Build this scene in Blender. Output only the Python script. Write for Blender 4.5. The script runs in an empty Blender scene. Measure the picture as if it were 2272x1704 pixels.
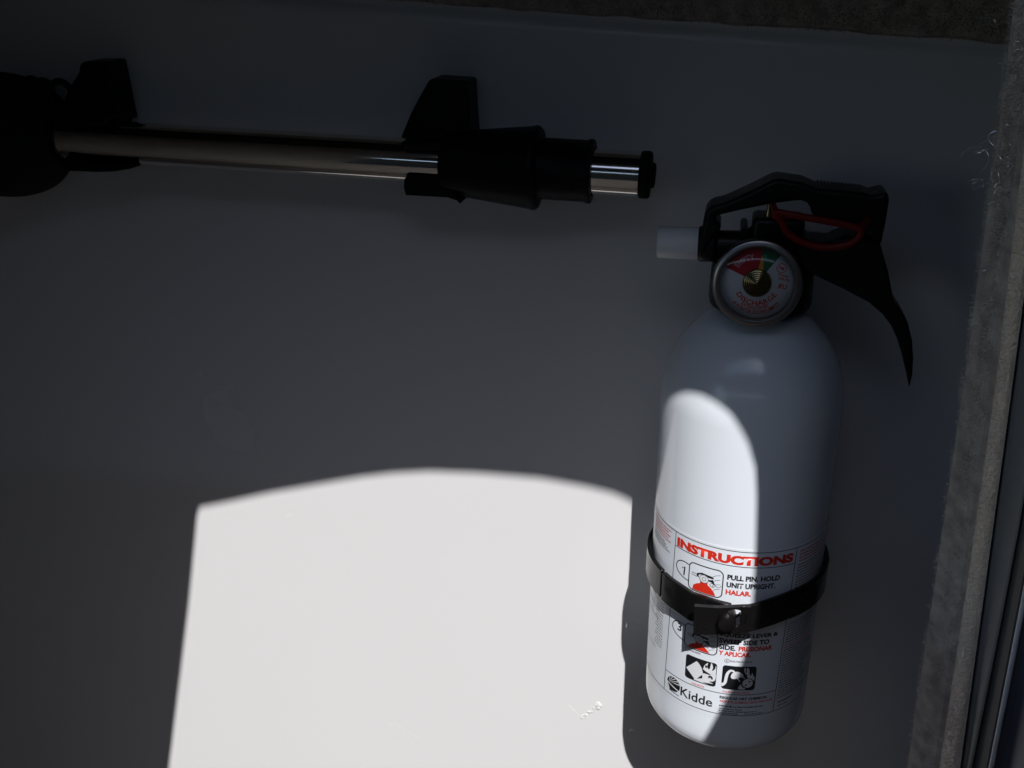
import bpy, bmesh, math, random
import numpy as np
from mathutils import Vector, Matrix
random.seed(7)
rng = np.random.default_rng(11)
S = bpy.context.scene
COL = S.collection
MM = 0.001
R = 41.3                      # cylinder radius, mm
AXY = -51.3                   # cylinder axis distance from the wall, mm

# ------------------------------------------------------------------ camera
cam = bpy.data.objects.new('camera', bpy.data.cameras.new('camera'))
COL.objects.link(cam)
cam.data.sensor_width = 36.0
cam.data.lens = 35.0
cam.data.clip_start = 0.01
cam.data.clip_end = 200.0
cr, cu, cf = (Vector((0.97911125, 0.20300056, -0.01148656)), Vector((-0.07077746, 0.39324421, 0.91670581)),
              Vector((-0.19060882, 0.89674398, -0.39939769)))
cam.matrix_world = Matrix(((cr.x, cu.x, -cf.x, -0.02072605), (cr.y, cu.y, -cf.y, -0.48665436),
                           (cr.z, cu.z, -cf.z, 0.31890906), (0, 0, 0, 1)))
S.camera = cam

# ------------------------------------------------------------------ light
SUN = Vector((0.268, -1.0, 1.38)).normalized()
w = bpy.data.worlds.new('World'); S.world = w; w.use_nodes = True
wn = w.node_tree.nodes; bg = wn['Background']
sky = wn.new('ShaderNodeTexSky'); sky.sky_type = 'NISHITA'; sky.sun_disc = False; sky.ozone_density = 1.6; sky.dust_density = 0.6
sky.sun_elevation = math.asin(SUN.z); sky.sun_rotation = math.atan2(SUN.x, SUN.y)
w.node_tree.links.new(sky.outputs[0], bg.inputs[0]); bg.inputs[1].default_value = 0.13
sl = bpy.data.lights.new('sun', 'SUN'); sl.energy = 5.0; sl.angle = math.radians(0.5); sl.color = (1.0, 0.98, 0.975)
so = bpy.data.objects.new('sun', sl); COL.objects.link(so)
so.rotation_euler = SUN.to_track_quat('Z', 'Y').to_euler(); so.location = (0.3, -2, 3)
S.view_settings.view_transform = 'Standard'; S.view_settings.look = 'None'
S.view_settings.exposure = 0.0; S.view_settings.gamma = 1.0
S.render.engine = 'CYCLES'
S.cycles.use_denoising = True
S.cycles.max_bounces = 10; S.cycles.diffuse_bounces = 6; S.cycles.transparent_max_bounces = 12
S.cycles.caustics_reflective = False; S.cycles.caustics_refractive = False
S.cycles.sample_clamp_indirect = 4.0

# ------------------------------------------------------------------ materials
MATS = {}
def mat(name, col, rough=0.5, metal=0.0, bump=None, var=None, rvar=None, coat=0.0, spec=0.5, vscale=(1, 1, 1)):
    """bump=(scale 1/m, strength, distance mm); var=(scale, amount); rvar=(scale, amount)"""
    m = bpy.data.materials.new(name); m.use_nodes = True
    n, l = m.node_tree.nodes, m.node_tree.links
    b = n['Principled BSDF']
    b.inputs['Base Color'].default_value = (*col, 1); b.inputs['Roughness'].default_value = rough
    b.inputs['Metallic'].default_value = metal; b.inputs['Coat Weight'].default_value = coat
    b.inputs['Coat Roughness'].default_value = 0.08; b.inputs['Specular IOR Level'].default_value = spec
    tc = n.new('ShaderNodeTexCoord'); mp = n.new('ShaderNodeMapping'); mp.inputs['Scale'].default_value = vscale
    l.new(tc.outputs['Object'], mp.inputs[0])
    def noise(sc, det=4):
        t = n.new('ShaderNodeTexNoise'); t.inputs['Scale'].default_value = sc; t.inputs['Detail'].default_value = det
        l.new(mp.outputs[0], t.inputs['Vector']); return t.outputs['Fac']
    if var:
        mx = n.new('ShaderNodeMix'); mx.data_type = 'RGBA'
        lo = [max(0, c * (1 - var[1])) for c in col]; hi = [min(1, c * (1 + var[1])) for c in col]
        rp = n.new('ShaderNodeMapRange'); rp.inputs['From Min'].default_value = 0.3; rp.inputs['From Max'].default_value = 0.7
        l.new(noise(var[0], 6), rp.inputs[0]); l.new(rp.outputs[0], mx.inputs[0])
        mx.inputs[6].default_value = (*lo, 1); mx.inputs[7].default_value = (*hi, 1)
        l.new(mx.outputs[2], b.inputs['Base Color'])
    if rvar:
        rp = n.new('ShaderNodeMapRange'); rp.inputs['To Min'].default_value = max(0.02, rough - rvar[1]); rp.inputs['To Max'].default_value = rough + rvar[1]
        rp.inputs['From Min'].default_value = 0.3; rp.inputs['From Max'].default_value = 0.7
        l.new(noise(rvar[0], 5), rp.inputs[0]); l.new(rp.outputs[0], b.inputs['Roughness'])
    if bump:
        bp = n.new('ShaderNodeBump'); bp.inputs['Strength'].default_value = bump[1]; bp.inputs['Distance'].default_value = bump[2] * MM
        l.new(noise(bump[0], 5), bp.inputs['Height']); l.new(bp.outputs[0], b.inputs['Normal'])
    MATS[name] = m
    return m

gelcoat = mat('white_gelcoat', (0.78, 0.775, 0.775), 0.22, bump=(28, 0.08, 0.7), var=(4, 0.012), rvar=(9, 0.06))
carpet_m = mat('grey_carpet', (0.48, 0.43, 0.38), 0.95, bump=(900, 0.6, 0.8), var=(160, 0.35), spec=0.1)
pile_m = mat('grey_carpet_fibre', (0.78, 0.69, 0.62), 0.7, var=(260, 0.38), spec=0.2)
pile_top_m = mat('brown_carpet_fibre', (0.42, 0.33, 0.24), 0.85, var=(70, 0.35), spec=0.15)
thread_m = mat('nylon_thread', (0.95, 0.95, 0.95), 0.22, metal=0.6)
white_enamel = mat('white_enamel', (0.82, 0.87, 0.93), 0.16, rvar=(30, 0.05), coat=0.3, bump=(220, 0.05, 0.2))
label_m = mat('label_film', (0.82, 0.87, 0.93), 0.22, rvar=(50, 0.05))
edge_m = mat('label_edge', (0.88, 0.89, 0.90), 0.25)
black_ink = mat('black_ink', (0.012, 0.013, 0.016), 0.3)
grey_ink = mat('grey_ink', (0.10, 0.10, 0.11), 0.4)
red_ink = mat('red_ink', (0.72, 0.035, 0.015), 0.3)
pale_red_ink = mat('pale_red_ink', (0.62, 0.14, 0.13), 0.4)
white_ink = mat('white_ink', (0.80, 0.82, 0.85), 0.25)
black_plastic = mat('black_plastic', (0.004, 0.004, 0.005), 0.38, bump=(500, 0.12, 0.2), rvar=(90, 0.08), spec=0.3)
dull_plastic = mat('dull_black_plastic', (0.003, 0.003, 0.004), 0.45, bump=(350, 0.15, 0.25), spec=0.22)
rubber = mat('black_rubber', (0.004, 0.004, 0.004), 0.7, bump=(600, 0.2, 0.3), spec=0.2)
strap_m = mat('black_strap_metal', (0.006, 0.0055, 0.0055), 0.24, bump=(300, 0.12, 0.25), rvar=(80, 0.1))
white_plastic = mat('white_plastic', (0.93, 0.95, 0.97), 0.35)
red_plastic = mat('red_plastic', (0.17, 0.007, 0.005), 0.35, spec=0.3)
steel = mat('polished_steel', (0.82, 0.79, 0.74), 0.08, metal=1.0, rvar=(70, 0.05), bump=(25, 0.05, 0.4), vscale=(0.25, 1, 1))
chrome = mat('chrome_bezel', (0.30, 0.28, 0.275), 0.28, metal=1.0)
brass = mat('brass', (0.36, 0.31, 0.16), 0.2, metal=1.0)
dial_m = mat('dial_white', (0.75, 0.77, 0.80), 0.4)
dial_red = mat('dial_red', (0.50, 0.012, 0.03), 0.4)
dial_green = mat('dial_green', (0.02, 0.16, 0.07), 0.4)
dial_light_green = mat('dial_light_green', (0.10, 0.50, 0.22), 0.4)
needle_m = mat('needle_yellow', (0.80, 0.42, 0.04), 0.4)
vinyl = mat('beige_vinyl', (0.88, 0.76, 0.62), 0.32, var=(60, 0.1))
seal_m = mat('grey_seal', (0.20, 0.20, 0.195), 0.5, bump=(250, 0.25, 0.5))
dark_seal = mat('dark_seal', (0.13, 0.12, 0.11), 0.6)
bead_m = mat('white_bead', (0.72, 0.73, 0.73), 0.3)
jamb_m = mat('jamb_grey', (0.10, 0.105, 0.13), 0.4, bump=(60, 0.1, 0.5))
liner = mat('locker_liner', (0.035, 0.031, 0.028), 0.8, var=(30, 0.2))
front_m = mat('front_gelcoat', (0.30, 0.285, 0.27), 0.4, var=(12, 0.05))
floor_m = mat('floor_gelcoat', (0.35, 0.33, 0.31), 0.6, var=(8, 0.1))
deck_m = mat('deck', (0.04, 0.04, 0.04), 0.7, var=(3, 0.1))

def lens_material():
    m = bpy.data.materials.new('clear_lens'); m.use_nodes = True
    n, l = m.node_tree.nodes, m.node_tree.links
    n.remove(n['Principled BSDF'])
    t = n.new('ShaderNodeBsdfTransparent'); g = n.new('ShaderNodeBsdfGlossy'); g.inputs['Roughness'].default_value = 0.04
    f = n.new('ShaderNodeFresnel'); f.inputs['IOR'].default_value = 1.5
    mx = n.new('ShaderNodeMixShader')
    l.new(f.outputs[0], mx.inputs[0]); l.new(t.outputs[0], mx.inputs[1]); l.new(g.outputs[0], mx.inputs[2])
    l.new(mx.outputs[0], n['Material Output'].inputs[0])
    return m
lens_m = lens_material()

# ------------------------------------------------------------------ object helpers (all shapes in mm, world axes)
def link(name, me, m, parent=None):
    o = bpy.data.objects.new(name, me); COL.objects.link(o)
    if m: me.materials.append(m)
    if parent:
        o.parent = parent
        if parent.type == 'EMPTY': o.location = -parent.location
    return o
def obj(name, bm, m, parent=None, smooth=True, bevel=0, seg=2):
    bmesh.ops.scale(bm, vec=(MM, MM, MM), verts=bm.verts)
    bm.normal_update()
    me = bpy.data.meshes.new(name); bm.to_mesh(me); bm.free()
    o = link(name, me, m, parent)
    if smooth:
        me.polygons.foreach_set('use_smooth', [True] * len(me.polygons))
        me.set_sharp_from_angle(angle=math.radians(38))
    if bevel:
        b = o.modifiers.new('bevel', 'BEVEL'); b.width = bevel * MM; b.segments = seg; b.limit_method = 'ANGLE'; b.angle_limit = math.radians(35)
        b.harden_normals = False
    return o
def thing(name, label, cat, loc):
    o = bpy.data.objects.new(name, None); COL.objects.link(o); o.location = Vector(loc) * MM
    o.empty_display_size = 0.02
    o['label'] = label; o['category'] = cat
    return o
def tag(o, label=None, cat=None, group=None, kind=None):
    for k, v in (('label', label), ('category', cat), ('group', group), ('kind', kind)):
        if v: o[k] = v
    return o
def frame(origin, axis, ref=(0, 0, 1)):
    z = Vector(axis).normalized(); x = Vector(ref).cross(z)
    if x.length < 1e-4: x = Vector((1, 0, 0)).cross(z)
    x.normalize(); y = z.cross(x)
    return Matrix(((x.x, y.x, z.x, origin[0]), (x.y, y.y, z.y, origin[1]), (x.z, y.z, z.z, origin[2]), (0, 0, 0, 1)))
def lathe(bm, prof, M=Matrix(), seg=48, close=False):
    """prof: list of (r, h) revolved about the local z of M"""
    rings = []
    for r, h in prof:
        if r < 1e-5: rings.append([bm.verts.new(M @ Vector((0, 0, h)))])
        else: rings.append([bm.verts.new(M @ Vector((r * math.cos(2 * math.pi * i / seg), r * math.sin(2 * math.pi * i / seg), h))) for i in range(seg)])
    if close: rings.append(rings[0])
    for a, b in zip(rings, rings[1:]):
        for i in range(seg):
            j = (i + 1) % seg
            if len(a) == 1 and len(b) == 1: continue
            if len(a) == 1: bm.faces.new((a[0], b[i], b[j]))
            elif len(b) == 1: bm.faces.new((a[i], b[0], a[j]))
            else: bm.faces.new((a[i], b[i], b[j], a[j]))
    bmesh.ops.recalc_face_normals(bm, faces=bm.faces)
    return bm
def box(bm, x0, x1, y0, y1, z0, z1):
    v = [bm.verts.new((x, y, z)) for x in (x0, x1) for y in (y0, y1) for z in (z0, z1)]
    for f in ((0, 1, 3, 2), (4, 6, 7, 5), (0, 4, 5, 1), (2, 3, 7, 6), (0, 2, 6, 4), (1, 5, 7, 3)):
        bm.faces.new([v[i] for i in f])
    bmesh.ops.recalc_face_normals(bm, faces=bm.faces)
    return bm
def prism(bm, pts, y0, y1, taper=None):
    """extrude an (x, z) outline between depth y0 and y1; taper(x, z) scales the depth about the middle"""
    ym = (y0 + y1) / 2
    def Y(p, y): return ym + (y - ym) * (taper(*p) if taper else 1)
    a = [bm.verts.new((p[0], Y(p, y0), p[1])) for p in pts]; b = [bm.verts.new((p[0], Y(p, y1), p[1])) for p in pts]
    n = len(pts)
    for i in range(n):
        j = (i + 1) % n; bm.faces.new((a[i], a[j], b[j], b[i]))
    bm.faces.new(a); bm.faces.new(b[::-1])
    bmesh.ops.recalc_face_normals(bm, faces=bm.faces)
    return bm
def smooth_loop(pts, n=3, closed=True):
    """Catmull-Rom through the points"""
    P = [Vector(p) for p in pts]; out = []; N = len(P)
    rngi = range(N) if closed else range(N - 1)
    for i in rngi:
        if closed: p0, p1, p2, p3 = P[i - 1], P[i], P[(i + 1) % N], P[(i + 2) % N]
        else: p0, p1, p2, p3 = P[max(i - 1, 0)], P[i], P[i + 1], P[min(i + 2, N - 1)]
        for k in range(n):
            t = k / n
            out.append(0.5 * ((2 * p1) + (p2 - p0) * t + (2 * p0 - 5 * p1 + 4 * p2 - p3) * t * t + (3 * p1 - p0 - 3 * p2 + p3) * t ** 3))
    if not closed: out.append(P[-1])
    return [tuple(p) for p in out]
def tube(bm, path, rad, seg=10, closed=False, cap=True):
    P = [Vector(p) for p in path]; N = len(P); rings = []
    up = None
    for i in range(N):
        if closed: t = (P[(i + 1) % N] - P[i - 1]).normalized()
        else: t = (P[min(i + 1, N - 1)] - P[max(i - 1, 0)]).normalized()
        if up is None:
            up = Vector((0, 1, 0)); 
            if abs(t.dot(up)) > 0.9: up = Vector((0, 0, 1))
        s = t.cross(up).normalized(); up = s.cross(t).normalized()
        r = rad(i / max(1, N - 1)) if callable(rad) else rad
        rings.append([bm.verts.new(P[i] + (s * math.cos(a) + up * math.sin(a)) * r) for a in (2 * math.pi * k / seg for k in range(seg))])
    pairs = list(zip(rings, rings[1:])) + ([(rings[-1], rings[0])] if closed else [])
    for a, b in pairs:
        for i in range(seg):
            j = (i + 1) % seg; bm.faces.new((a[i], a[j], b[j], b[i]))
    if cap and not closed: bm.faces.new(rings[0][::-1]); bm.faces.new(rings[-1])
    bmesh.ops.recalc_face_normals(bm, faces=bm.faces)
    return bm

# ------------------------------------------------------------------ the setting: locker walls
TOPLINE = lambda x: 285.3 - 0.0646 * x if x > -400 else 311.1
def back_wall():
    bm = bmesh.new()
    prof = [(-12, 3.2), (-2, 3.0), (0.4, 2.8), (1.8, 2.3), (3.0, 1.4), (4.4, 0.6), (6.2, 0.12), (8, 0.0), (12, 0), (30, 0)]
    xs = np.linspace(-900, 190, 56); rows = []
    for t, y in prof: rows.append([bm.verts.new((x, y, TOPLINE(x) - t)) for x in xs])
    for z in (200, 100, 0, -100, -200, -460): rows.append([bm.verts.new((x, 0, z)) for x in xs])
    for a, b in zip(rows, rows[1:]):
        for i in range(len(xs) - 1): bm.faces.new((a[i], b[i], b[i + 1], a[i + 1]))
    return tag(obj('back_wall', bm, gelcoat), kind='structure')
wall = back_wall()

def sheet(name, m, quad):
    bm = bmesh.new(); bm.faces.new([bm.verts.new(p) for p in quad])
    return tag(obj(name, bm, m, smooth=False), kind='structure')
sheet('ceiling', liner, [(-900, 12, 640), (200, 12, 640), (200, -336, 640), (-900, -336, 640)])
sheet('floor', floor_m, [(-900, 12, -460), (-900, -336, -460), (200, -336, -460), (200, 12, -460)])
sheet('end_wall', liner, [(-900, 12, -460), (-900, 12, 640), (-900, -336, 640), (-900, -336, -460)])
sheet('deck', deck_m, [(-15000, -15000, -900), (15000, -15000, -900), (15000, 15000, -900), (-15000, 15000, -900)])

sheet('sky_blocker_top', liner, [(-2600, -1500, 1250), (6000, -1500, 1250), (6000, -4200, 1250), (-2600, -4200, 1250)])  # unseen overhead sheet, added to block sky and dim the locker
sheet('sky_blocker_far', liner, [(-2600, -4200, -900), (6000, -4200, -900), (6000, -4200, 1060), (-2600, -4200, 1060)])  # upright sheet out of view, added to close off most of the horizon glow
CZ = {'carpet': ([-460, 0.8, 60, 112.6, 170, 228.1, 256.3, 299.4, 640], [88, 73.6, 71.8, 70.2, 68.2, 65.8, 64.7, 62.4, 42]),
      'trim': ([-460, 14, 106, 183, 258, 640], [99, 82.4, 78.6, 75.0, 70.0, 46]),
      'seal': ([-460, 23, 107.7, 186.8, 300, 640], [112, 88.4, 83.5, 78.7, 71.5, 50]),
      'gap': ([-460, 29, 89, 141.7, 300, 640], [103, 89.8, 88.8, 87.4, 80, 55]),
      'bead': ([-460, 35.7, 74.6, 111.7, 300, 640], [108, 94.2, 93.1, 92.0, 85, 60])}
def edge_x(c, z): return np.interp(z, *CZ[c])
def side_strip(bm, profile, z0=-460, z1=640, n=60):
    """profile: list of (edge curve, depth y, offset x) swept up the right-hand side of the locker"""
    rows = []
    for k in range(n):
        z = z0 + (z1 - z0) * k / (n - 1)
        rows.append([bm.verts.new((float(edge_x(c, z)) + dx, y, z)) for c, y, dx in profile])
    for a, b in zip(rows, rows[1:]):
        for i in range(len(profile) - 1): bm.faces.new((a[i], b[i], b[i + 1], a[i + 1]))
    bmesh.ops.recalc_face_normals(bm, faces=bm.faces)
    return bm
JY = -140                     # depth of the doorway's right edge in front of the back wall
tag(obj('side_wall', side_strip(bmesh.new(), [('carpet', 12, 60), ('carpet', JY + 3, 6), ('trim', JY - 9, 3), ('seal', JY - 18, 2), ('gap', JY - 25, 2), ('bead', JY - 30.5, 0.5), ('bead', JY - 30.6, 4), ('bead', JY - 60, 10), ('bead', -336, 16)]), jamb_m), kind='structure')
tag(obj('side_carpet', side_strip(bmesh.new(), [('carpet', JY + 8, 5), ('carpet', JY + 2, 0.9), ('carpet', JY - 0.6, 0.2), ('carpet', JY - 3.0, 1.4), ('carpet', JY - 6.5, 4.0), ('trim', JY - 10.6, -1.5), ('trim', JY - 11.2, 2.5)]), carpet_m), kind='structure')
def grained_trim():
    """padded half-round strip whose pebbled grain is modelled on a fine grid"""
    nu, z0, z1 = 30, -70.0, 330.0
    zs = np.arange(z0, z1, 0.34); us = np.linspace(0, 1, nu)
    pts = np.stack([rng.uniform(-1, 11, 3000), rng.uniform(z0 - 2, z1 + 2, 3000)], 1)
    pts = pts[np.argsort(pts[:, 1])]
    bm = bmesh.new(); rows = []
    for zz in zs:
        lo, hi = np.searchsorted(pts[:, 1], (zz - 3, zz + 3)); q = pts[lo:hi]
        d = np.hypot((us[:, None] * 10 - q[None, :, 0]) * 1.25, (zz - q[None, :, 1]) * 0.85); d.sort(axis=1)
        h = np.clip((d[:, 1] - d[:, 0]) / 0.7, 0, 1) ** 0.7 * 1.15 * np.clip(np.minimum(us, 1 - us) * 8, 0.15, 1)
        xa, xb = float(edge_x('trim', zz)), float(edge_x('seal', zz)); row = []
        for u, hh in zip(us, h):
            a = math.pi * (0.02 + 0.96 * u); bulge = math.sin(a)
            x = xa + 0.4 + (xb - xa - 0.8) * u; y = JY - 10 - 8.5 * u - 2.6 * bulge
            row.append(bm.verts.new((x - 0.75 * hh, y - 0.66 * hh, zz)))
        rows.append(row)
    for a, b in zip(rows, rows[1:]):
        for i in range(nu - 1): bm.faces.new((a[i], b[i], b[i + 1], a[i + 1]))
    bmesh.ops.recalc_face_normals(bm, faces=bm.faces)
    return obj('vinyl_trim', bm, vinyl)
t = grained_trim()
tag(t, 'grained beige vinyl trim strip running up the right edge beside the carpet', 'trim strip')
t = obj('rubber_seal', side_strip(bmesh.new(), [('seal', JY - 17.5, 0.5), ('seal', JY - 19.4, 0.7), ('seal', JY - 20.4, 1.6), ('gap', JY - 24.6, -1.3), ('gap', JY - 25.2, -1.0), ('gap', JY - 25.9, -0.7), ('gap', JY - 26.2, -0.2), ('gap', JY - 24, 0.4)]), seal_m)
tag(t, 'smooth dark grey seal strip between vinyl trim and thin white bead', 'seal')
bead = [('bead', JY - 32 - 0.9 * math.sin(a), -0.9 * math.cos(a)) for a in np.linspace(-0.5, math.pi + 0.5, 11)]
t = obj('white_bead', side_strip(bmesh.new(), bead), bead_m)
tag(t, 'thin pale white bead at the far lower right corner', 'trim strip')
tag(obj('side_backing', side_strip(bmesh.new(), [('gap', JY - 23.4, 0.6), ('gap', JY - 25.4, 1.0), ('bead', JY - 30.8, -1.2), ('bead', JY - 30.7, -0.4)]), dark_seal), kind='structure')

# carpet over the back wall
def carpet_top():
    bm = bmesh.new(); xs = np.linspace(-900, 190, 110); rows = []
    wob = [random.uniform(-0.7, 0.7) for _ in xs]
    for dz, y in ((0.2, 3.4), (0.4, 2.2), (1.6, 0.8), (8, 0.2), (60, 0), (345, 0)):
        rows.append([bm.verts.new((x, y, TOPLINE(x) + dz + (wob[i] if dz < 5 else 0))) for i, x in enumerate(xs)])
    for a, b in zip(rows, rows[1:]):
        for i in range(len(xs) - 1): bm.faces.new((a[i], a[i + 1], b[i + 1], b[i]))
    return tag(obj('upper_carpet', bm, carpet_m), kind='structure')
carpet_top()

def fibres(name, P, N, length, width, m, curl=0.9):
    """many short curled three-section blades grown from the points P along N"""
    n = len(P)
    L = length * rng.uniform(0.5, 1.2, n)[:, None]
    t = rng.normal(size=(n, 3)); d = N + curl * t * 0.45; d /= np.linalg.norm(d, axis=1)[:, None]
    side = np.cross(d, rng.normal(size=(n, 3))); side /= np.linalg.norm(side, axis=1)[:, None]
    bend = np.cross(side, d) * rng.uniform(-0.9, 0.9, n)[:, None] + side * rng.uniform(-.4, .4, n)[:, None]
    c1 = P + d * L * 0.5 + bend * L * 0.22; c2 = P + d * L * 0.85 + bend * L * 0.7
    W = width * rng.uniform(0.7, 1.3, n)[:, None]
    V = np.stack([P - side * W, P + side * W, c1 - side * W, c1 + side * W, c2], 1).reshape(-1, 3) * MM
    b = (np.arange(n) * 5)[:, None]
    me = bpy.data.meshes.new(name)
    F = [(a, a + 1, a + 3, a + 2) for a in b[:, 0]]; T = [(a + 2, a + 3, a + 4) for a in b[:, 0]]
    me.from_pydata(V.tolist(), [], [tuple(map(int, q)) for q in F + T]); me.update()
    o = link(name, me, m); tag(o, kind='stuff'); return o
n = 26000
z = rng.uniform(-60, 330, n); u = rng.uniform(0, 1, n)
y = JY + 2.5 - 13.2 * u; bulge = 0.9 * np.sin(np.pi * u)
xc = edge_x('carpet', z); xt = edge_x('trim', z)
cl = rng.uniform((0, -62), (1, 332), (900, 2)); cl = cl[np.argsort(cl[:, 1])]      # tufts: fibres lean together
clump = np.empty(n); lean = np.empty((n, 2)); tl = rng.normal(size=(900, 2)); th_ = rng.uniform(0.45, 1.35, 900)
for k in range(n):
    lo, hi = np.searchsorted(cl[:, 1], (z[k] - 4, z[k] + 4)); q = cl[lo:hi]
    i = lo + int(np.argmin(((q[:, 0] - u[k]) * 10) ** 2 + (q[:, 1] - z[k]) ** 2)); clump[k] = th_[i]; lean[k] = tl[i]
P = np.stack([xc + (xt - 1.0 - xc) * u - bulge * .7 + 0.5, y - bulge * .7, z], 1); N = np.tile([-0.75, -0.6, 0], (n, 1)); N[:, 0] -= np.where(u < 0.15, 0.4, 0)
N[:, 1] += lean[:, 0] * .35; N[:, 2] += lean[:, 1] * .5
fibres('side_carpet_pile', P, N, 1.75 * clump[:, None], 0.085, pile_m)
n = 30000
x = rng.uniform(-330, 110, n); dz = 48 * rng.uniform(0, 1, n) ** 1.25
P = np.stack([x, np.where(dz < 2, 1.6, 0.3), 285.3 - 0.0646 * x + dz + 0.9], 1)
N = np.tile([0.0, -1, -0.15], (n, 1)); N[:, 2] -= np.where(dz < 3, 0.45, 0)
fibres('upper_carpet_pile', P, N, 2.4, 0.11, pile_top_m)

# bright loose threads that stand out of the carpet
def threads():
    bm = bmesh.new()
    spots = [(75.1, -8.0, 296.0, 12), (85.3, -8.0, 289.2, 12), (64.6, -148.0, 290.7, 5), (65.2, -148.0, 287.4, 5), (64.8, -148.0, 278.7, 5), (65.7, -148.0, 271.8, 5), (57.6, -148.0, 262.1, 8), (61.2, -148.0, 260.7, 8), (63.4, -148.0, 259.8, 8), (57.0, -148.0, 249.0, 8), (63.2, -148.0, 248.9, 8), (65.8, -148.0, 249.7, 8), (67.6, -148.0, 247.3, 5), (67.4, -148.0, 244.6, 5), (67.6, -148.0, 239.4, 5), (69.1, -148.0, 237.2, 5), (70.4, -148.0, 229.6, 5), (65.5, -148.0, 263.4, 5), (65.4, -148.0, 267.6, 5), (66.7, -148.0, 220.0, 5), (66.9, -148.0, 205.6, 5), (72.4, -148.0, 215.6, 5), (73.6, -148.0, 196.1, 5)]
    for (x, y, z, L) in spots:
        for k in range(random.choice((2, 3, 4))):
            p = Vector((x + random.uniform(-1.5, 1.5), y + random.uniform(-2, 2), z + random.uniform(-2, 2)))
            d = Vector((random.uniform(-1, .4), random.uniform(-.7, .2), random.uniform(-.5, .5))).normalized(); path = [p.copy()]
            ax = Vector((random.gauss(0, 1), random.gauss(0, 1), random.gauss(0, 1))).normalized()
            for s in range(12):
                d = (Matrix.Rotation(random.uniform(0.05, 0.55), 3, ax) @ d); p = p + d * L / 12; path.append(p.copy())
            tube(bm, smooth_loop(path, 2, False), 0.10, 5)
    return tag(obj('loose_thread', bm, thread_m), kind='stuff')
threads()

# front wall of the locker with the round-cornered doorway that lets the sun in
YO = 330.0
HOLE = [(-411, -345), (-381.6, -221), (-359, -134), (-342, -68), (-326.6, -3), (-323.8, 2.8), (-306, 8.3), (-275, 18.5), (-245, 27), (-216, 35.2), (-196, 39.7),
        (-174, 43.1), (-145, 44.8), (-108, 45.1), (-82.5, 42.5), (-67, 39.7), (-59, 36.5), (-51, 30.8), (-44.8, 24.5), (-34.2, 10.9), (-25.9, -4.5), (-22, -16),
        (-20.2, -30), (-18.7, -52), (-17.4, -76), (-17, -95), (-18, -111.5), (-21, -128), (-27.5, -150), (-34.7, -172), (-37, -200), (-26, -235), (-6, -275), (-2, -345)]
HOLE = [(a + 0.268 * YO, b + 1.38 * YO) for a, b in HOLE]
def front_wall():
    bm = bmesh.new()
    cx = sum(p[0] for p in HOLE) / len(HOLE); cz = sum(p[1] for p in HOLE) / len(HOLE)
    def grow(p, d):
        v = Vector((p[0] - cx, p[1] - cz)); v = v + v.normalized() * d; return (cx + v.x, cz + v.y)
    inner = [bm.verts.new((p[0], -YO, p[1])) for p in HOLE]
    outer = [bm.verts.new((*[grow(p, 16)[0]], -YO - 8, grow(p, 16)[1])) for p in HOLE]
    for i in range(len(HOLE)):
        j = (i + 1) % len(HOLE); bm.faces.new((inner[i], inner[j], outer[j], outer[i]))
    for loop, y in ((inner, -YO), (outer, -YO - 8)):
        rect = [bm.verts.new((x, y, z)) for x, z in ((-905, -465), (-905, 645), (205, 645), (205, -465))]
        es = [bm.edges.new((rect[i], rect[(i + 1) % 4])) for i in range(4)]
        es += [bm.edges.get((loop[i], loop[(i + 1) % len(loop)])) for i in range(len(loop))]
        bmesh.ops.triangle_fill(bm, edges=es, use_beauty=True)
    bmesh.ops.recalc_face_normals(bm, faces=bm.faces)
    return tag(obj('front_wall', bm, front_m, smooth=False), kind='structure')
front_wall()

# chips, dimples and scratches of the gelcoat
def wall_chip():
    bm = bmesh.new()
    for k in range(34):
        u = k / 33
        c = Vector((-82 + 11 * u + random.uniform(-1.2, 1.2), 0, -123 + 13 * u + random.uniform(-1.2, 1.2)))
        r = random.uniform(0.35, 1.2) + (0.9 if u > 0.8 else 0)
        lathe(bm, [(r, 0.02), (r * 0.75, -0.16 * r), (r * 0.3, -0.24 * r), (0, -0.26 * r)], frame(c, (random.uniform(-.2, .2), 1, random.uniform(-.2, .2))) @ Matrix.Scale(1, 4), 9)
    return obj('chip', bm, gelcoat, wall)
wall_chip()
def bump_at(x, z, r):
    bm = lathe(bmesh.new(), [(r, 0.03), (r * .8, -.3 * r), (r * .35, -.48 * r), (0, -.5 * r)], frame((x, 0, z), (0, 1, 0)) @ Matrix.Scale(1, 4), 12)
    return obj('chip', bm, gelcoat, wall)
bump_at(-50.5, -128, 1.6); bump_at(77, -56, 1.3)
def scratch(p, q, wd):
    bm = bmesh.new()
    p, q = Vector(p), Vector(q); d = (q - p); s = Vector((-d.y, d.x)).normalized() * wd
    a = [bm.verts.new((v.x, yy, v.y)) for v, yy in ((p, -0.02), (p.lerp(q, .5) + s, -0.02), (q, -0.02), (p.lerp(q, .5) - s, -0.02))]
    c = bm.verts.new((*p.lerp(q, .5).to_tuple()[:1], -0.02 - wd * 0.7, p.lerp(q, .5).y))
    for i in range(4): bm.faces.new((a[i], a[(i + 1) % 4], c))
    bmesh.ops.recalc_face_normals(bm, faces=bm.faces)
    return obj('scratch', bm, gelcoat, wall, smooth=False)
scratch((-64.4, 238.6), (-48, 237.4), 0.25); scratch((-67, 255.7), (-56, 255), 0.22); scratch((-93, -112), (-84, -121), 0.22)
scratch((-34, -129), (-30, -142), 0.2); scratch((-13, -163), (-9, -170), 0.2)

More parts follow.
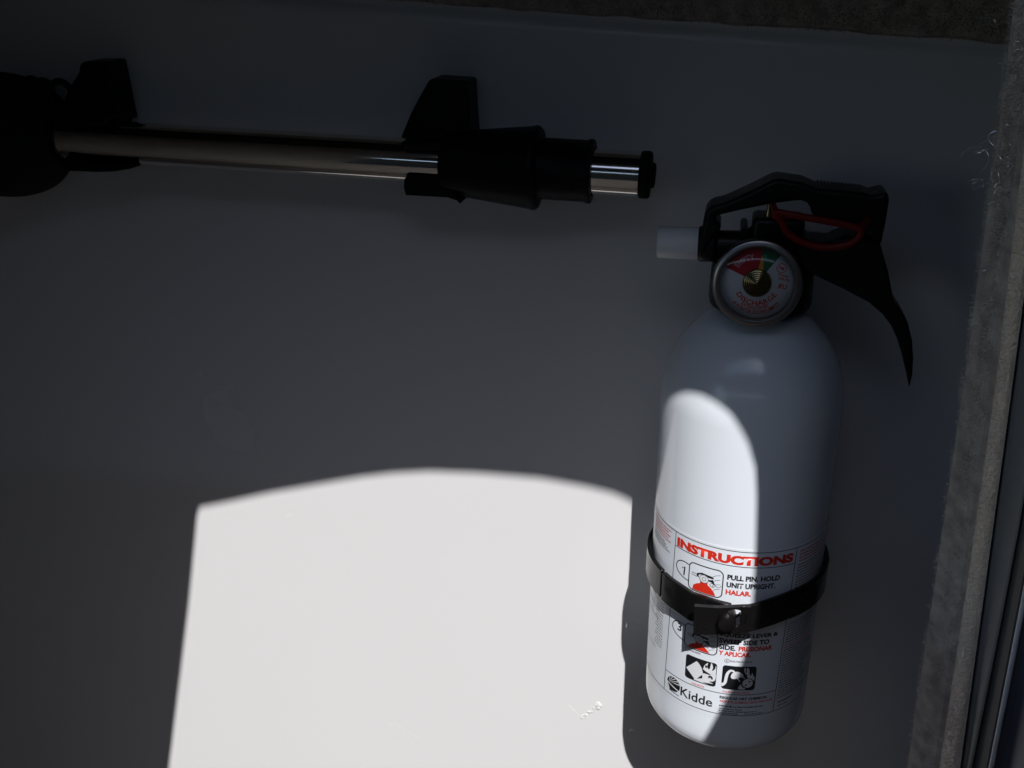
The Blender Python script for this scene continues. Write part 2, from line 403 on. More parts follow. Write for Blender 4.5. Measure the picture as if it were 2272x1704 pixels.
# ------------------------------------------------------------------ polished tube with its fittings
PY, PZ = -25.0, 223.4        # tube axis depth and height (slightly tapering perspective comes from the camera)
def pole():
    r0 = thing('boat_pole', 'long shiny steel tube with black sleeve hung level on black wall clips', 'pole', (-220, PY, PZ))
    PR = 10.5; TD = (1, 0, -0.0315)
    PC = lambda x: (x, PY, PZ - 0.0315 * (x + 57))
    M = frame(PC(-420), TD)
    L = -56.8 + 420
    obj('tube', lathe(bmesh.new(), [(0, 0), (PR, 0), (PR, L), (0, L)], M, 64), steel, r0, bevel=0.4)
    Me = frame(PC(-56.8), TD)
    cap = obj('end_cap', lathe(bmesh.new(), [(PR + .2, 0), (PR + .35, 0.6), (PR + .35, 3.6), (PR - .4, 4.6), (6, 4.7), (5.6, 6.2), (4.6, 6.6), (0, 6.6)], Me, 40), rubber, r0)
    # locking collar: flared cone, lip, then a sleeve
    Mc = frame(PC(-150.2), TD)
    obj('collar', lathe(bmesh.new(), [(11.4, 2.0), (12.8, 0.4), (13.6, 0), (14.6, 1.0), (19.2, 42.5), (19.6, 43.4), (19.4, 45), (18.4, 46), (13.6, 46.2)], Mc, 64), dull_plastic, r0)
    obj('sleeve', lathe(bmesh.new(), [(13.4, 45), (14.2, 46.0), (14.2, 68), (14.8, 69), (14.8, 70.6), (14.2, 71.2), (11.4, 71.3)], Mc, 64), dull_plastic, r0)
    # black grip head at the left end
    Mh = frame(PC(-400), TD)
    obj('grip_head', lathe(bmesh.new(), smooth_loop([(25, -30), (29.5, -10), (31.5, 8), (30.8, 22), (27, 34), (21, 41), (16.5, 44.0), (14.5, 46.4), (11.2, 47)], 4, False), Mh, 56), rubber, r0)
    bm = bmesh.new()
    for (x, zz, rr) in ((-364, 259, 5.2), (-357.5, 258.4, 5.0)): lathe(bm, smooth_loop([(0, -rr), (rr * .75, -rr * .66), (rr, 0), (rr * .75, rr * .66), (0, rr)], 3, False), frame((x, PY - 2, zz), (1, 0, 0)), 20)
    obj('knuckle', bm, rubber, r0)
    ring = [(-346.5 + 6.2 * math.cos(a), PY - 4, 254.5 + 7.2 * math.sin(a)) for a in np.linspace(0, 2 * math.pi, 28)[:-1]]
    obj('eyelet', tube(bmesh.new(), ring, 1.7, 10, True), rubber, r0)
    return r0
pole()

def clip(dx, label, fin, lip, low):
    r0 = thing('pole_clip', label, 'wall clip', (dx, 0, PZ))
    tag(r0, group='wall clips holding the steel tube')
    jaw = obj('upper_jaw', prism(bmesh.new(), fin, -22, -4), dull_plastic, r0, bevel=1.2, seg=3)
    obj('jaw_lip', prism(bmesh.new(), lip, -37, -12), dull_plastic, jaw, bevel=1.2, seg=3)
    obj('lower_jaw', prism(bmesh.new(), low, -36, -14), dull_plastic, r0, bevel=1.6, seg=3)
    x0, x1 = min(p[0] for p in fin), max(p[0] for p in fin)
    bm = bmesh.new(); box(bm, x0 + 8, x1 - 6, -13.5, -0.3, PZ - 3 if dx > -200 else PZ + 2, PZ + 24)
    obj('base_plate', bm, dull_plastic, r0, bevel=1.0)
    return r0
clip(-155, 'black fin shaped wall clip gripping the tube next to its sleeve', [(-155.6, 264.4), (-138.6, 263.6), (-138.3, 252.9), (-137.7, 239.4), (-137.8, 236.0), (-152.0, 236.2), (-154.0, 230.3), (-171.7, 231.1), (-173.2, 233.1), (-173.0, 236.5), (-167.2, 248.3), (-162.4, 256.1), (-158.6, 262.0), (-157.4, 263.8)], [(-168.2, 237.6), (-147.8, 238.0), (-147.9, 234.0), (-167.3, 234.3)], [(-165.7, 222.1), (-167.5, 220.0), (-167.9, 215.7), (-167.1, 212.5), (-146.5, 212.1), (-142.0, 210.8), (-140.6, 209.2), (-144.5, 214.8), (-147.8, 221.4)])
clip(-335, 'black fin shaped wall clip at the left beside the black grip head', [(-336.4, 270.5), (-322.9, 270.6), (-322.4, 263.7), (-321.4, 241.2), (-329.5, 240.5), (-354.9, 239.1), (-355.8, 242.4), (-355.1, 244.9), (-346.8, 257.7), (-341.5, 263.1), (-339.5, 265.6), (-338.4, 268.6)], [(-344.1, 244.9), (-319.0, 246.0), (-319.5, 243.6), (-321.9, 241.5), (-342.9, 240.9), (-345.2, 243.1)], [(-348.0, 223.5), (-348.4, 220.4), (-347.0, 218.6), (-330.4, 218.5), (-320.5, 219.0), (-312.0, 220.4), (-308.5, 221.4), (-331.5, 222.2), (-345.3, 226.2)])

# ------------------------------------------------------------------ fire extinguisher
EX = thing('fire_extinguisher', 'white fire extinguisher with red printed label and round gauge strapped to the wall', 'fire extinguisher', (0, AXY, -52))
AX = Matrix.Translation((0, AXY, 0))
prof = [(0, -50), (28, -50.4), (33, -51.6), (36.5, -50.6), (39.2, -48.2), (40.8, -44.8), (41.3, -41)]
prof += [(R, z) for z in np.linspace(-36, 128, 12)]
prof += [(R * math.cos(a) if a < 1.22 else R * math.cos(a), 128 + 46.5 * math.sin(a)) for a in np.linspace(0.06, 1.2, 20)]
prof += [(13.8, 172.4), (13.4, 175), (13.4, 190), (0, 190)]
cyl = obj('cylinder', lathe(bmesh.new(), prof, AX, 128), white_enamel, EX)

def wrap_pt(s, z, r):
    a = s / R
    return (r * math.sin(a), AXY - r * math.cos(a), z)
def wrap(bm, r, step=1.1):
    """bend a flat print drawn in (s, z) on the XY plane round the cylinder"""
    s0 = min(v.co.x for v in bm.verts); s1 = max(v.co.x for v in bm.verts)
    k = s0 + step
    while k < s1:
        bmesh.ops.bisect_plane(bm, geom=bm.verts[:] + bm.edges[:] + bm.faces[:], plane_co=(k, 0, 0), plane_no=(1, 0, 0)); k += step
    for v in bm.verts: v.co = wrap_pt(v.co.x, v.co.y, r)
    bm.normal_update()
    return bm
def flat(bm, pts):
    vs = [bm.verts.new((p[0], p[1], 0)) for p in pts]
    f = bm.faces.new(vs)
    if f.calc_area() > 0:
        f.normal_update()
        if f.normal.z < 0: f.normal_flip()
    if len(pts) > 4: bmesh.ops.triangulate(bm, faces=[f])
    return bm
def stroke(bm, pts, wd, closed=False):
    P = [Vector((p[0], p[1])) for p in pts]; N = len(P); L, Rr = [], []
    for i in range(N):
        a = P[i - 1] if (i or closed) else P[i]; b = P[(i + 1) % N] if (i < N - 1 or closed) else P[i]
        d = (b - a).normalized(); nn = Vector((-d.y, d.x)) * wd / 2
        L.append(bm.verts.new((*(P[i] + nn), 0))); Rr.append(bm.verts.new((*(P[i] - nn), 0)))
    for i in range(N if closed else N - 1):
        j = (i + 1) % N; bm.faces.new((L[i], Rr[i], Rr[j], L[j]))
    return bm
def rrect(s0, s1, z0, z1, r, n=6):
    out = []
    for cx, cz, a0 in ((s1 - r, z1 - r, 0), (s0 + r, z1 - r, 90), (s0 + r, z0 + r, 180), (s1 - r, z0 + r, 270)):
        out += [(cx + r * math.cos(math.radians(a0 + 90 * k / n)), cz + r * math.sin(math.radians(a0 + 90 * k / n))) for k in range(n + 1)]
    return out
def circ(cx, cz, r, n=24, rz=None): return [(cx + r * math.cos(2 * math.pi * k / n), cz + (rz or r) * math.sin(2 * math.pi * k / n)) for k in range(n)]

def text_bm(txt, bold=0.02, res=3):
    c = bpy.data.curves.new('lettering', 'FONT'); c.body = txt; c.size = 1.0; c.offset = bold; c.resolution_u = res
    o = bpy.data.objects.new('lettering', c); COL.objects.link(o)
    dg = bpy.context.evaluated_depsgraph_get(); me = bpy.data.meshes.new_from_object(o.evaluated_get(dg))
    bm = bmesh.new(); bm.from_mesh(me)
    bpy.data.meshes.remove(me); bpy.data.objects.remove(o); bpy.data.curves.remove(c)
    return bm
def fit_text(txt, s0, s1, z0, z1, bold=0.02, res=3):
    bm = text_bm(txt, bold, res)
    xs = [v.co.x for v in bm.verts]; ys = [v.co.y for v in bm.verts]
    ax, bx, ay, by = min(xs), max(xs), min(ys), max(ys)
    for v in bm.verts: v.co = Vector((s0 + (v.co.x - ax) / (bx - ax) * (s1 - s0), z0 + (v.co.y - ay) / (by - ay) * (z1 - z0), 0))
    return bm
R0, R1, R2, R3 = R + 0.10, R + 0.17, R + 0.22, R + 0.27
# label film
bm = bmesh.new(); flat(bm, [(-74, -27), (74, -27), (74, 69.6), (-74, 69.6)])
label = obj('label', wrap(bm, R0, 1.5), label_m, cyl)
bm = bmesh.new(); flat(bm, [(-74, 69.6), (74, 69.6), (74, 70.2), (-74, 70.2)])
obj('label_edge', wrap(bm, R + 0.16, 1.5), edge_m, cyl)
def text(txt, s0, s1, z0, z1, m, bold=0.02, r=R1): return obj('lettering', wrap(fit_text(txt, s0, s1, z0, z1, bold), r), m, label, smooth=False)
# ruled lines
bm = bmesh.new()
for ln in ([(-74, 68.9), (74, 68.7)], [(-32.5, 61.3), (27, 60.5)], [(-33.5, -12.4), (24.3, -11.8)], [(-74, -25), (74, -24.6)],
           [(-32.5, 68.9), (-34.2, -25)], [(27, 68.8), (24, -24.8)]): stroke(bm, ln, 0.36)
obj('ruled_line', wrap(bm, R1), black_ink, label, smooth=False)
text('INSTRUCTIONS', -31.4, 25.4, 61.75, 66.7, red_ink, 0.06)
text('PULL PIN. HOLD', -4.8, 19.4, 53.2, 56.1, black_ink, 0.045)
text('UNIT UPRIGHT.', -4.9, 17.5, 49.1, 52.0, black_ink, 0.045)
text('HALAR.', -5.0, 6.5, 45.1, 47.9, red_ink, 0.045)
text('A.', 0.6, 4.6, 33.2, 36.2, black_ink, 0.045)
text('SQUEEZE LEVER &', -6.1, 21.9, 21.2, 24.0, black_ink, 0.045)
text('SWEEP SIDE TO', -6.0, 17.7, 17.5, 20.4, black_ink, 0.045)
text('SIDE.', -5.7, 1.9, 13.9, 16.8, black_ink, 0.045)
text('PRESIONAR', 3.3, 19.6, 13.9, 16.7, red_ink, 0.045)
text('Y APLICAR.', -5.8, 9.4, 10.5, 13.2, red_ink, 0.045)
bm = bmesh.new(); stroke(bm, [(-27.2, 51.6), (-25.8, 52.8), (-26.1, 48.0)], 0.75); obj('lettering', wrap(bm, R1), black_ink, label, smooth=False)
text('3', -27.7, -25.2, 15.6, 20.2, black_ink, 0.02)
text('LIQUIDS', -20.2, -14.4, 7.2, 8.3, black_ink, 0.02)
text('ELECTRICAL EQUIP', 0.0, 10.4, 7.1, 8.2, black_ink, 0.02)
text('C', -2.0, -0.9, 7.0, 8.3, black_ink, 0.02)
text('LIQUIDOS', -17.6, -11.3, -11.6, -10.4, red_ink, 0.02)
text('EQUIPO ELECTRICO', -2.2, 10.4, -11.4, -10.2, red_ink, 0.02)
text('Kidde', -23.4, -6.6, -21.7, -16.2, black_ink, 0.015)
text('REGULAR DRY CHEMICAL', -3.4, 20.0, -15.2, -13.6, black_ink, 0.045)
text('AGENTE QUIMICO SECO REGULAR', -3.3, 22.9, -17.6, -16.0, red_ink, 0.025)
bm = bmesh.new(); stroke(bm, circ(-1.5, 7.65, 1.15, 20), 0.18, True); stroke(bm, circ(-21.4, 7.6, 1.1, 20), 0.18, True); obj('class_mark', wrap(bm, R1), black_ink, label, smooth=False)
# fine print: rows too small to read
def fine(name, m, rows, fill=0.5):
    bm = bmesh.new()
    for s0, s1, z, h in rows:
        s = s0
        while s < s1 - 0.4:
            wd = random.uniform(0.5, 1.7); wd = min(wd, s1 - s)
            flat(bm, [(s, z), (s + wd, z), (s + wd, z + h * random.uniform(.75, 1)), (s, z + h * random.uniform(.75, 1))]); s += wd + random.uniform(0.18, 0.45)
    return tag(obj(name, wrap(bm, R1, 3.0), m, label, smooth=False), kind='stuff')
fine('fine_print', grey_ink, [(-3.3, 18, -19.9, .8), (-3.2, 8, -21.5, .6), (-3.2, 15, -22.8, .6), (-3.0, 6, -24.1, .55), (9, 18.5, -24.0, .55)])
rows = []; red = []
z = 66.8
while z > 61: red.append((29.2, 52 - random.uniform(0, 6), z - 1, 0.9)); z -= 1.75
z = 59.4
while z > 28.5:
    (red if 51 < z < 53 or 47.2 < z < 49 else rows).append((29 - (69 - z) * .03, 58 - random.uniform(0, 14), z - 0.9, 0.62)); z -= 1.55
z = 27
while z > -17: 
    (red if 12.6 < z < 15.8 else rows).append((28 - (69 - z) * .03, 56 - random.uniform(0, 16), z - 0.9, 0.6)); z -= 1.5
rows += [(26.5, 36, -20.4, 1.0), (26.5, 33, -22.6, .7)]
fine('fine_print', grey_ink, rows); fine('fine_print', pale_red_ink, red)
rows = []; red = []
for k, z in enumerate(np.arange(67.3, 61.0, -1.5)): red.append((-54, -36.0 - (k % 2) * 2, z - .9, .75))
for k, z in enumerate((58.6, 57.4, 56.2, 55.0)): rows.append((-55, -36 - (3 - k) * 1.6, z, .55))
for k, z in enumerate(np.arange(27, -4, -1.75)): rows.append((-44 - (k % 3), -38.2, z, .5))
rows += [(-52, -40, 30.4, .7), (-60, -47, 24, .6), (-60, -48, 18, .6), (-60, -44, -6, .5), (-60, -43, 12, .5)]
fine('fine_print', grey_ink, rows); fine('fine_print', pale_red_ink, red)

# instruction pictures
def picture(zb, zt, num_z, hold):
    s0, s1 = -23.2, -6.6
    black, rd, wh, thin = bmesh.new(), bmesh.new(), bmesh.new(), bmesh.new()
    stroke(black, rrect(s0, s1, zb, zt, 2.6), 0.5, True)
    tab = smooth_loop([(s0, zt - 2.2), (-26.3, zt - 1.7), (-29.4, zt - 2.6), (-30.9, zt - 5.2), (-30.2, zt - 7.8), (-28, zt - 9.6), (-25.5, zt - 10.6), (s0, zt - 11.0)], 4, False)
    stroke(black, tab, 0.42)
    c = -15.4; zg = zt - 6.3
    # red bottle with shoulders and neck
    body = [(c - 1.6, zg - 1.2), (c + 1.7, zg - 1.2), (c + 1.9, zg - 3.2), (c + 3.6, zg - 4.4), (c + 5.2, zg - 6.4), (c + 5.9, zb + 0.4), (c - 5.6, zb + 0.4), (c - 5.2, zg - 5.6), (c - 3.6, zg - 4.2), (c - 1.9, zg - 3.4)]
    flat(rd, body)
    # head: black lever, white nozzle outline, gauge
    flat(black, [(c - 3.8, zg + 0.2), (c - 3.6, zg + 1.6), (c - 1.2, zg + 2.6), (c + 3.8, zg + 2.0), (c + 4.6, zg + 1.4), (c + 4.4, zg + 0.8), (c + 2.2, zg + 1.0), (c - 1.8, zg + 1.6), (c - 2.8, zg + 0.9), (c - 2.6, zg - 0.6)])
    flat(black, [(c + 2.2, zg - 0.2), (c + 4.3, zg + 0.4), (c + 5.4, zg - 2.2), (c + 4.6, zg - 2.0), (c + 3.4, zg - 1.0), (c + 2.2, zg - 0.9)])
    flat(rd, [(c + 1.2, zg + 2.0), (c + 4.2, zg + 1.7), (c + 4.4, zg + 0.9), (c + 1.6, zg + 1.1)])
    stroke(thin, [(c - 3.7, zg + .9), (c - 6.2, zg + 1.2), (c - 6.2, zg), (c - 3.5, zg - .3)], 0.2)
    flat(wh, circ(c, zg - 0.4, 2.15)); stroke(thin, circ(c, zg - 0.4, 2.15, 28), 0.26, True); stroke(thin, circ(c, zg - 0.4, 0.95, 20), 0.22, True)
    # fingers
    for k in range(4):
        zz = zg + 3.4 - k * 2.5
        stroke(thin, smooth_loop([(c + 7.6, zz + 0.4), (c + 5.6, zz - 0.2), (c + 4.2 + (k % 2) * .6, zz - 1.2), (c + 4.6, zz - 2.2)], 4, False), 0.17)
    stroke(thin, smooth_loop([(c + 3.0, zg - 2.2), (c + 4.6, zg - 1.4), (c + 5.6, zg - 2.2), (c + 4.8, zg - 3.2), (c + 3.4, zg - 3.2)], 4), 0.17, True)
    stroke(thin, smooth_loop([(c + 5.6, zg - 2.4), (c + 6.8, zg - 3.0), (c + 7.9, zg - 2.4), (c + 8.0, zg - 1.6)], 4, False), 0.17)
    if not hold: stroke(thin, smooth_loop([(c + 2, zg + 3.2), (c + 4.6, zg + 4.2), (c + 6.6, zg + 3.6)], 4, False), 0.2)
    p = obj('instruction_picture', wrap(rd, R1), red_ink, label, smooth=False)
    for nm, b, m, r in (('picture_line', black, black_ink, R2), ('picture_gauge', wh, white_ink, R2), ('picture_line', thin, grey_ink, R3)):
        obj(nm, wrap(b, r), m, label, smooth=False)
picture(42.4, 57.2, 50, True)
picture(9.3, 22.6, 18, False)

def pictogram(s0, s1, z0, z1, build):
    bm = bmesh.new(); flat(bm, rrect(s0, s1, z0, z1, 1.5)); obj('pictogram', wrap(bm, R1), black_ink, label, smooth=False)
    whites, blacks = build(s0, z0, (s1 - s0), (z1 - z0))
    bm = bmesh.new()
    for q in whites: flat(bm, [(s0 + u * (s1 - s0), z0 + v * (z1 - z0)) for u, v in q])
    obj('pictogram_shape', wrap(bm, R2), white_ink, label, smooth=False)
    bm = bmesh.new()
    for q in blacks: flat(bm, [(s0 + u * (s1 - s0), z0 + v * (z1 - z0)) for u, v in q])
    obj('pictogram_shape', wrap(bm, R3), black_ink, label, smooth=False)
def sl(p, n=4): return smooth_loop(p, n)
def liquids(*_):
    can = [(0.03, 0.42), (0.36, 0.86), (0.50, 0.76), (0.60, 0.42), (0.36, 0.06)]
    flame = sl([(0.60, 0.62), (0.62, 0.80), (0.72, 0.94), (0.70, 0.76), (0.78, 0.70), (0.82, 0.98), (0.88, 0.82), (0.86, 0.66), (0.94, 0.76), (0.97, 0.92), (0.98, 0.60), (0.94, 0.46), (0.76, 0.52)])
    pool = sl([(0.30, 0.06), (0.50, 0.18), (0.58, 0.24), (0.57, 0.40), (0.64, 0.46), (0.80, 0.46), (0.97, 0.56), (0.98, 0.34), (0.92, 0.22), (0.80, 0.18), (0.92, 0.12), (0.80, 0.10), (0.60, 0.06), (0.78, 0.03), (0.50, 0.04)])
    stream = [(0.56, 0.62), (0.60, 0.66), (0.80, 0.62), (0.95, 0.50), (0.92, 0.48), (0.78, 0.57)]
    black = [[(0.40, 0.86), (0.44, 0.84), (0.56, 0.68), (0.53, 0.67)], sl([(0.76, 0.40), (0.84, 0.44), (0.90, 0.36), (0.88, 0.28), (0.82, 0.36), (0.78, 0.30)]), sl([(0.66, 0.84), (0.70, 0.78), (0.67, 0.70), (0.64, 0.76)])]
    return [can, flame, pool, stream], black
def electric(*_):
    cord = sl([(-0.02, 0.22), (0.06, 0.28), (0.08, 0.50), (0.12, 0.70), (0.22, 0.84), (0.34, 0.82), (0.36, 0.74), (0.26, 0.76), (0.20, 0.66), (0.17, 0.48), (0.15, 0.28), (0.08, 0.14), (0.0, 0.10)])
    plug = sl([(0.26, 0.60), (0.32, 0.74), (0.46, 0.78), (0.58, 0.70), (0.62, 0.60), (0.46, 0.50), (0.34, 0.46), (0.27, 0.50)])
    prong1 = [(0.56, 0.58), (0.66, 0.50), (0.68, 0.52), (0.58, 0.61)]; prong2 = [(0.44, 0.50), (0.52, 0.36), (0.55, 0.38), (0.47, 0.51)]
    outlet = circ(0.77, 0.30, 0.155, 22, 0.19); rim = sl([(0.50, 0.06), (0.54, 0.20), (0.58, 0.24), (0.62, 0.14), (0.72, 0.07), (0.66, 0.03)])
    flame = sl([(0.76, 0.52), (0.72, 0.66), (0.66, 0.74), (0.62, 0.88), (0.66, 0.96), (0.70, 0.84), (0.72, 0.96), (0.78, 0.88), (0.80, 0.70), (0.84, 0.62), (0.88, 0.74), (0.92, 0.62), (0.96, 0.54), (0.95, 0.40), (0.90, 0.46), (0.84, 0.50)])
    slots = [[(0.68, 0.22), (0.71, 0.18), (0.76, 0.24), (0.73, 0.27)], [(0.78, 0.38), (0.82, 0.41), (0.86, 0.37), (0.82, 0.34)], sl([(0.68, 0.86), (0.71, 0.80), (0.69, 0.74), (0.67, 0.80)])]
    return [cord, plug, prong1, prong2, rim, flame, outlet], slots
pictogram(-21.6, -5.8, -9.1, 4.9, liquids)
pictogram(-3.2, 12.8, -9.1, 5.0, electric)
# round emblem by the maker's name
bm = bmesh.new(); flat(bm, circ(-28.0, -17.8, 4.2, 32)); obj('emblem', wrap(bm, R1), black_ink, label, smooth=False)
bm = bmesh.new()
for a0 in (18, 44, 70, 96, 122):
    flat(bm, [(-31.0, -17.6), (-28.0 + 4.0 * math.cos(math.radians(a0)), -17.8 + 4.0 * math.sin(math.radians(a0))), (-28.0 + 4.0 * math.cos(math.radians(a0 + 9)), -17.8 + 4.0 * math.sin(math.radians(a0 + 9)))])
flat(bm, [(-32.2, -17.9), (-24.0, -20.0), (-24.6, -20.7), (-32.0, -18.6)])
flat(bm, [(-33.4, -17.0), (-32.1, -18.0), (-30.0, -21.8), (-32.4, -21.6), (-34, -19)])
obj('emblem_ray', wrap(bm, R2), white_ink, label, smooth=False)
bm = bmesh.new(); flat(bm, [(-31.4, -19.1), (-25.0, -20.3), (-28.6, -22.0), (-30, -21.8)]); obj('emblem_shade', wrap(bm, R3), black_ink, label, smooth=False)
bm = bmesh.new(); stroke(bm, [(-30.5, -22.4), (-24.2, -22.9)], 0.5); obj('emblem_ray', wrap(bm, R1), grey_ink, label, smooth=False)

# ---- valve head
bm = bmesh.new()
lathe(bm, [(14, 168), (21.8, 173.5), (22.4, 176), (22.0, 190), (20.6, 192.5), (14, 193), (12.5, 199), (10, 204), (6.5, 207.5), (0, 208)], AX, 48)
obj('valve_collar', bm, black_plastic, EX)
bm = bmesh.new(); box(bm, -6.0, 15.5, AXY - 9, AXY + 9, 190, 213.5)
obj('valve_body', bm, black_plastic, EX, bevel=2.0, seg=3)
Mn = frame((0, AXY, 199.6), (-1, 0, -0.012))
obj('valve_barrel', lathe(bmesh.new(), [(0, -6), (6.2, -6), (6.2, 20), (7.6, 21), (7.9, 22), (7.9, 27.4), (7.2, 28.4), (0, 28.4)], Mn, 40), black_plastic, EX)
noz = obj('nozzle', lathe(bmesh.new(), [(6.6, 27.5), (7.0, 28.2), (7.0, 45.6), (6.6, 46.2), (3.2, 46.3), (2.8, 44), (2.8, 34), (0, 34)], Mn, 48), white_plastic, EX)
obj('brass_stem', lathe(bmesh.new(), [(0, 206), (1.7, 206), (1.7, 213), (0.9, 216.6), (0.9, 220), (0, 220)], Matrix.Translation((0.4, AXY - 3, 0)), 20), brass, EX)
obj('pivot_knob', lathe(bmesh.new(), [(0, -9.5), (1.6, -9.5), (1.6, 9.5), (0, 9.5)], frame((-9.3, AXY - 1, 207.8), (0, 1, 0)), 16), black_plastic, EX)
# top lever
A = [(-27.4, 195), (-27.1, 206), (-26.7, 211), (-26.0, 215.0), (-24.8, 217.4), (-22.6, 218.4), (-18.3, 219.6), (-8.8, 224.5), (0.4, 229.8), (2.8, 230.4), (5.2, 230.2), (13.1, 229.2), (18.7, 226.9), (28.3, 226.3), (38.4, 225.6), (40.6, 224.8), (43.7, 225.6), (45.3, 226.6), (46.9, 225.4), (47.6, 223.3), (47.5, 213.9), (46.8, 203.8), (37.8, 210.5), (33.1, 211.5), (17.6, 215.8), (17.0, 218.8), (15.3, 220.9), (12.9, 221.8), (10.6, 221.6), (0.8, 219.9), (-12.5, 216.5), (-21.9, 213.8), (-21.2, 211.8), (-18.6, 209.5)]
lev = obj('top_lever', prism(bmesh.new(), A, AXY - 9, AXY + 9), black_plastic, EX, bevel=1.6, seg=3)
bm = bmesh.new()
for k in range(13):
    x = 19.6 + k * 1.42; zz = 226.7 - (x - 18.7) * 0.07
    box(bm, x, x + 0.75, AXY - 8, AXY + 8, zz - 0.6, zz + 0.55)
obj('grip_rib', bm, black_plastic, lev, smooth=False)
# lower handle with its long curved tail
B = [(11.6, 205.7), (15.6, 206.5), (18.1, 205.0), (26.4, 204.4), (28.5, 206.3), (33.5, 207.9), (46.3, 205.0), (48.5, 199.4), (50.8, 193.7), (54.9, 180.7), (59.2, 175.6), (62.4, 170.3), (65.5, 162.1), (67.6, 153.0), (68.6, 144.5), (68.3, 137.7), (65.7, 145.9), (63.0, 153.7), (60.1, 160.7), (56.0, 168.1), (51.6, 173.5), (45.3, 178.7), (33.9, 184.5), (20.9, 190.3), (16.4, 193.2), (13.0, 196.9)]
obj('lower_handle', prism(bmesh.new(), B, AXY - 10, AXY + 8, lambda x, z: 1.0 if z > 186 else max(0.18, 0.18 + 0.82 * (z - 142) / 44)), black_plastic, EX, bevel=1.3, seg=3)
# pull pin
path = smooth_loop([(x, -70, z) for x, z in [(1.8, 218.8), (11.0, 217.7), (21.4, 216.3), (31.8, 214.6), (36.4, 213.0), (35.8, 209.4), (31.6, 206.5), (23.2, 205.1), (14.5, 206.6), (7.7, 210.6), (5.3, 214.8)]], 4)
pin = obj('pull_pin', tube(bmesh.new(), path, 1.55, 12, True), red_plastic, EX)
bm = bmesh.new(); tube(bm, [(3.6, -69.6, 217.6), (2.6, -66, 218.6), (1.8, -60, 219.2), (1.6, -48, 219.4)], 1.3, 10)
obj('pin_shank', bm, red_plastic, pin)
obj('pin_catch', tube(bmesh.new(), [(35.6, -70.3, 213.6), (38, -68, 215.0), (39.6, -63, 215.6)], 1.4, 10), red_plastic, pin)

# ---- pressure gauge
GC = Vector((-2.7, -74.5, 190.0)); GN = Vector((-0.02, -1, 0.12)).normalized()
G = Matrix.Translation(GC) @ Matrix(((1, 0, 0, 0), (0, 1, 0, 0), (0, 0, 1, 0), (0, 0, 0, 1)))
gx = Vector((1, 0, 0)); gx = (gx - GN * gx.dot(GN)).normalized(); gy = GN.cross(gx)
G = Matrix(((gx.x, gy.x, GN.x, GC.x), (gx.y, gy.y, GN.y, GC.y), (gx.z, gy.z, GN.z, GC.z), (0, 0, 0, 1)))
GA = thing_gauge = None
bez = obj('gauge', lathe(bmesh.new(), [(0, -14), (6.5, -14), (6.5, -5), (16.0, -4.2), (18.0, -2.8), (18.6, -0.5), (18.6, 3.0), (18.0, 4.4), (16.8, 5.0), (15.6, 4.8), (15.0, 4.0), (14.9, 1.0)], G, 72), chrome, EX)
def disc(name, m, pts_list, h, parent=bez):
    bm = bmesh.new()
    for pts in pts_list: flat(bm, pts)
    for v in bm.verts: v.co = G @ Vector((v.co.x, v.co.y, h))
    return obj(name, bm, m, parent, smooth=False)
def sector(a0, a1, r0, r1, n=18):
    o = [(r1 * math.sin(math.radians(a0 + (a1 - a0) * k / n)), r1 * math.cos(math.radians(a0 + (a1 - a0) * k / n))) for k in range(n + 1)]
    i = [(r0 * math.sin(math.radians(a0 + (a1 - a0) * k / n)), r0 * math.cos(math.radians(a0 + (a1 - a0) * k / n))) for k in range(n + 1)]
    return o + i[::-1]
disc('dial', dial_m, [circ(0, 0, 15.0, 64)], 0.6)
disc('empty_zone', dial_red, [sector(-66, 5, 5.0, 14.9)], 0.72)
disc('full_zone', dial_green, [sector(5, 36, 5.0, 14.9)], 0.72)
disc('needle', needle_m, [[(-0.9, 2.0), (1.1, 11.2), (1.5, 11.2), (2.6, 2.0)]], 1.5)
def dial_text(txt, a0, a1, rad, h, m, inward=False, bold=0.02):
    """bend a word round the dial between two clock angles"""
    bm = fit_text(txt, 0, 1, 0, h, bold, 2)
    for k in range(1, 20): bmesh.ops.bisect_plane(bm, geom=bm.verts[:] + bm.edges[:] + bm.faces[:], plane_co=(k / 20, 0, 0), plane_no=(1, 0, 0))
    for v in bm.verts:
        a = math.radians(a0 + (a1 - a0) * v.co.x); r = rad - v.co.y if inward else rad + v.co.y
        v.co = G @ Vector((r * math.sin(a), r * math.cos(a), 0.84))
    return obj('dial_lettering', bm, m, bez, smooth=False)
def dial_word(txt, x, y, wd, h, ang, m, flip=False):
    bm = fit_text(txt, -wd / 2, wd / 2, -h / 2, h / 2, 0.025, 2)
    ca, sa = math.cos(math.radians(ang)), math.sin(math.radians(ang))
    for v in bm.verts:
        u, w_ = (-v.co.x if flip else v.co.x), v.co.y
        v.co = G @ Vector((x + u * ca - w_ * sa, y + u * sa + w_ * ca, 0.84))
    return obj('dial_lettering', bm, m, bez, smooth=False)
pale = mat('dial_pale_print', (0.62, 0.42, 0.42), 0.5)
dial_text('EMPTY', -54, -10, 10.0, 2.3, pale)
dial_word('O', 2.2, 10.8, 1.5, 1.9, 0, dial_light_green); dial_word('I', 1.9, 8.3, 0.5, 1.9, 0, dial_light_green)
dial_text('DISCHARGE', 238, 118, 9.8, 2.2, red_ink, True)
dial_text('EXTINGUISHER', 212, 150, 11.3, 1.4, red_ink, True)
dial_text('IF POINTER SHOWS EMPTY', 226, 130, 13.4, 1.8, red_ink, True)
ringp = [(9.4 + 1.9 * math.cos(a), 6.6 + 1.9 * math.sin(a)) for a in np.linspace(0, 2 * math.pi, 24)[:-1]]
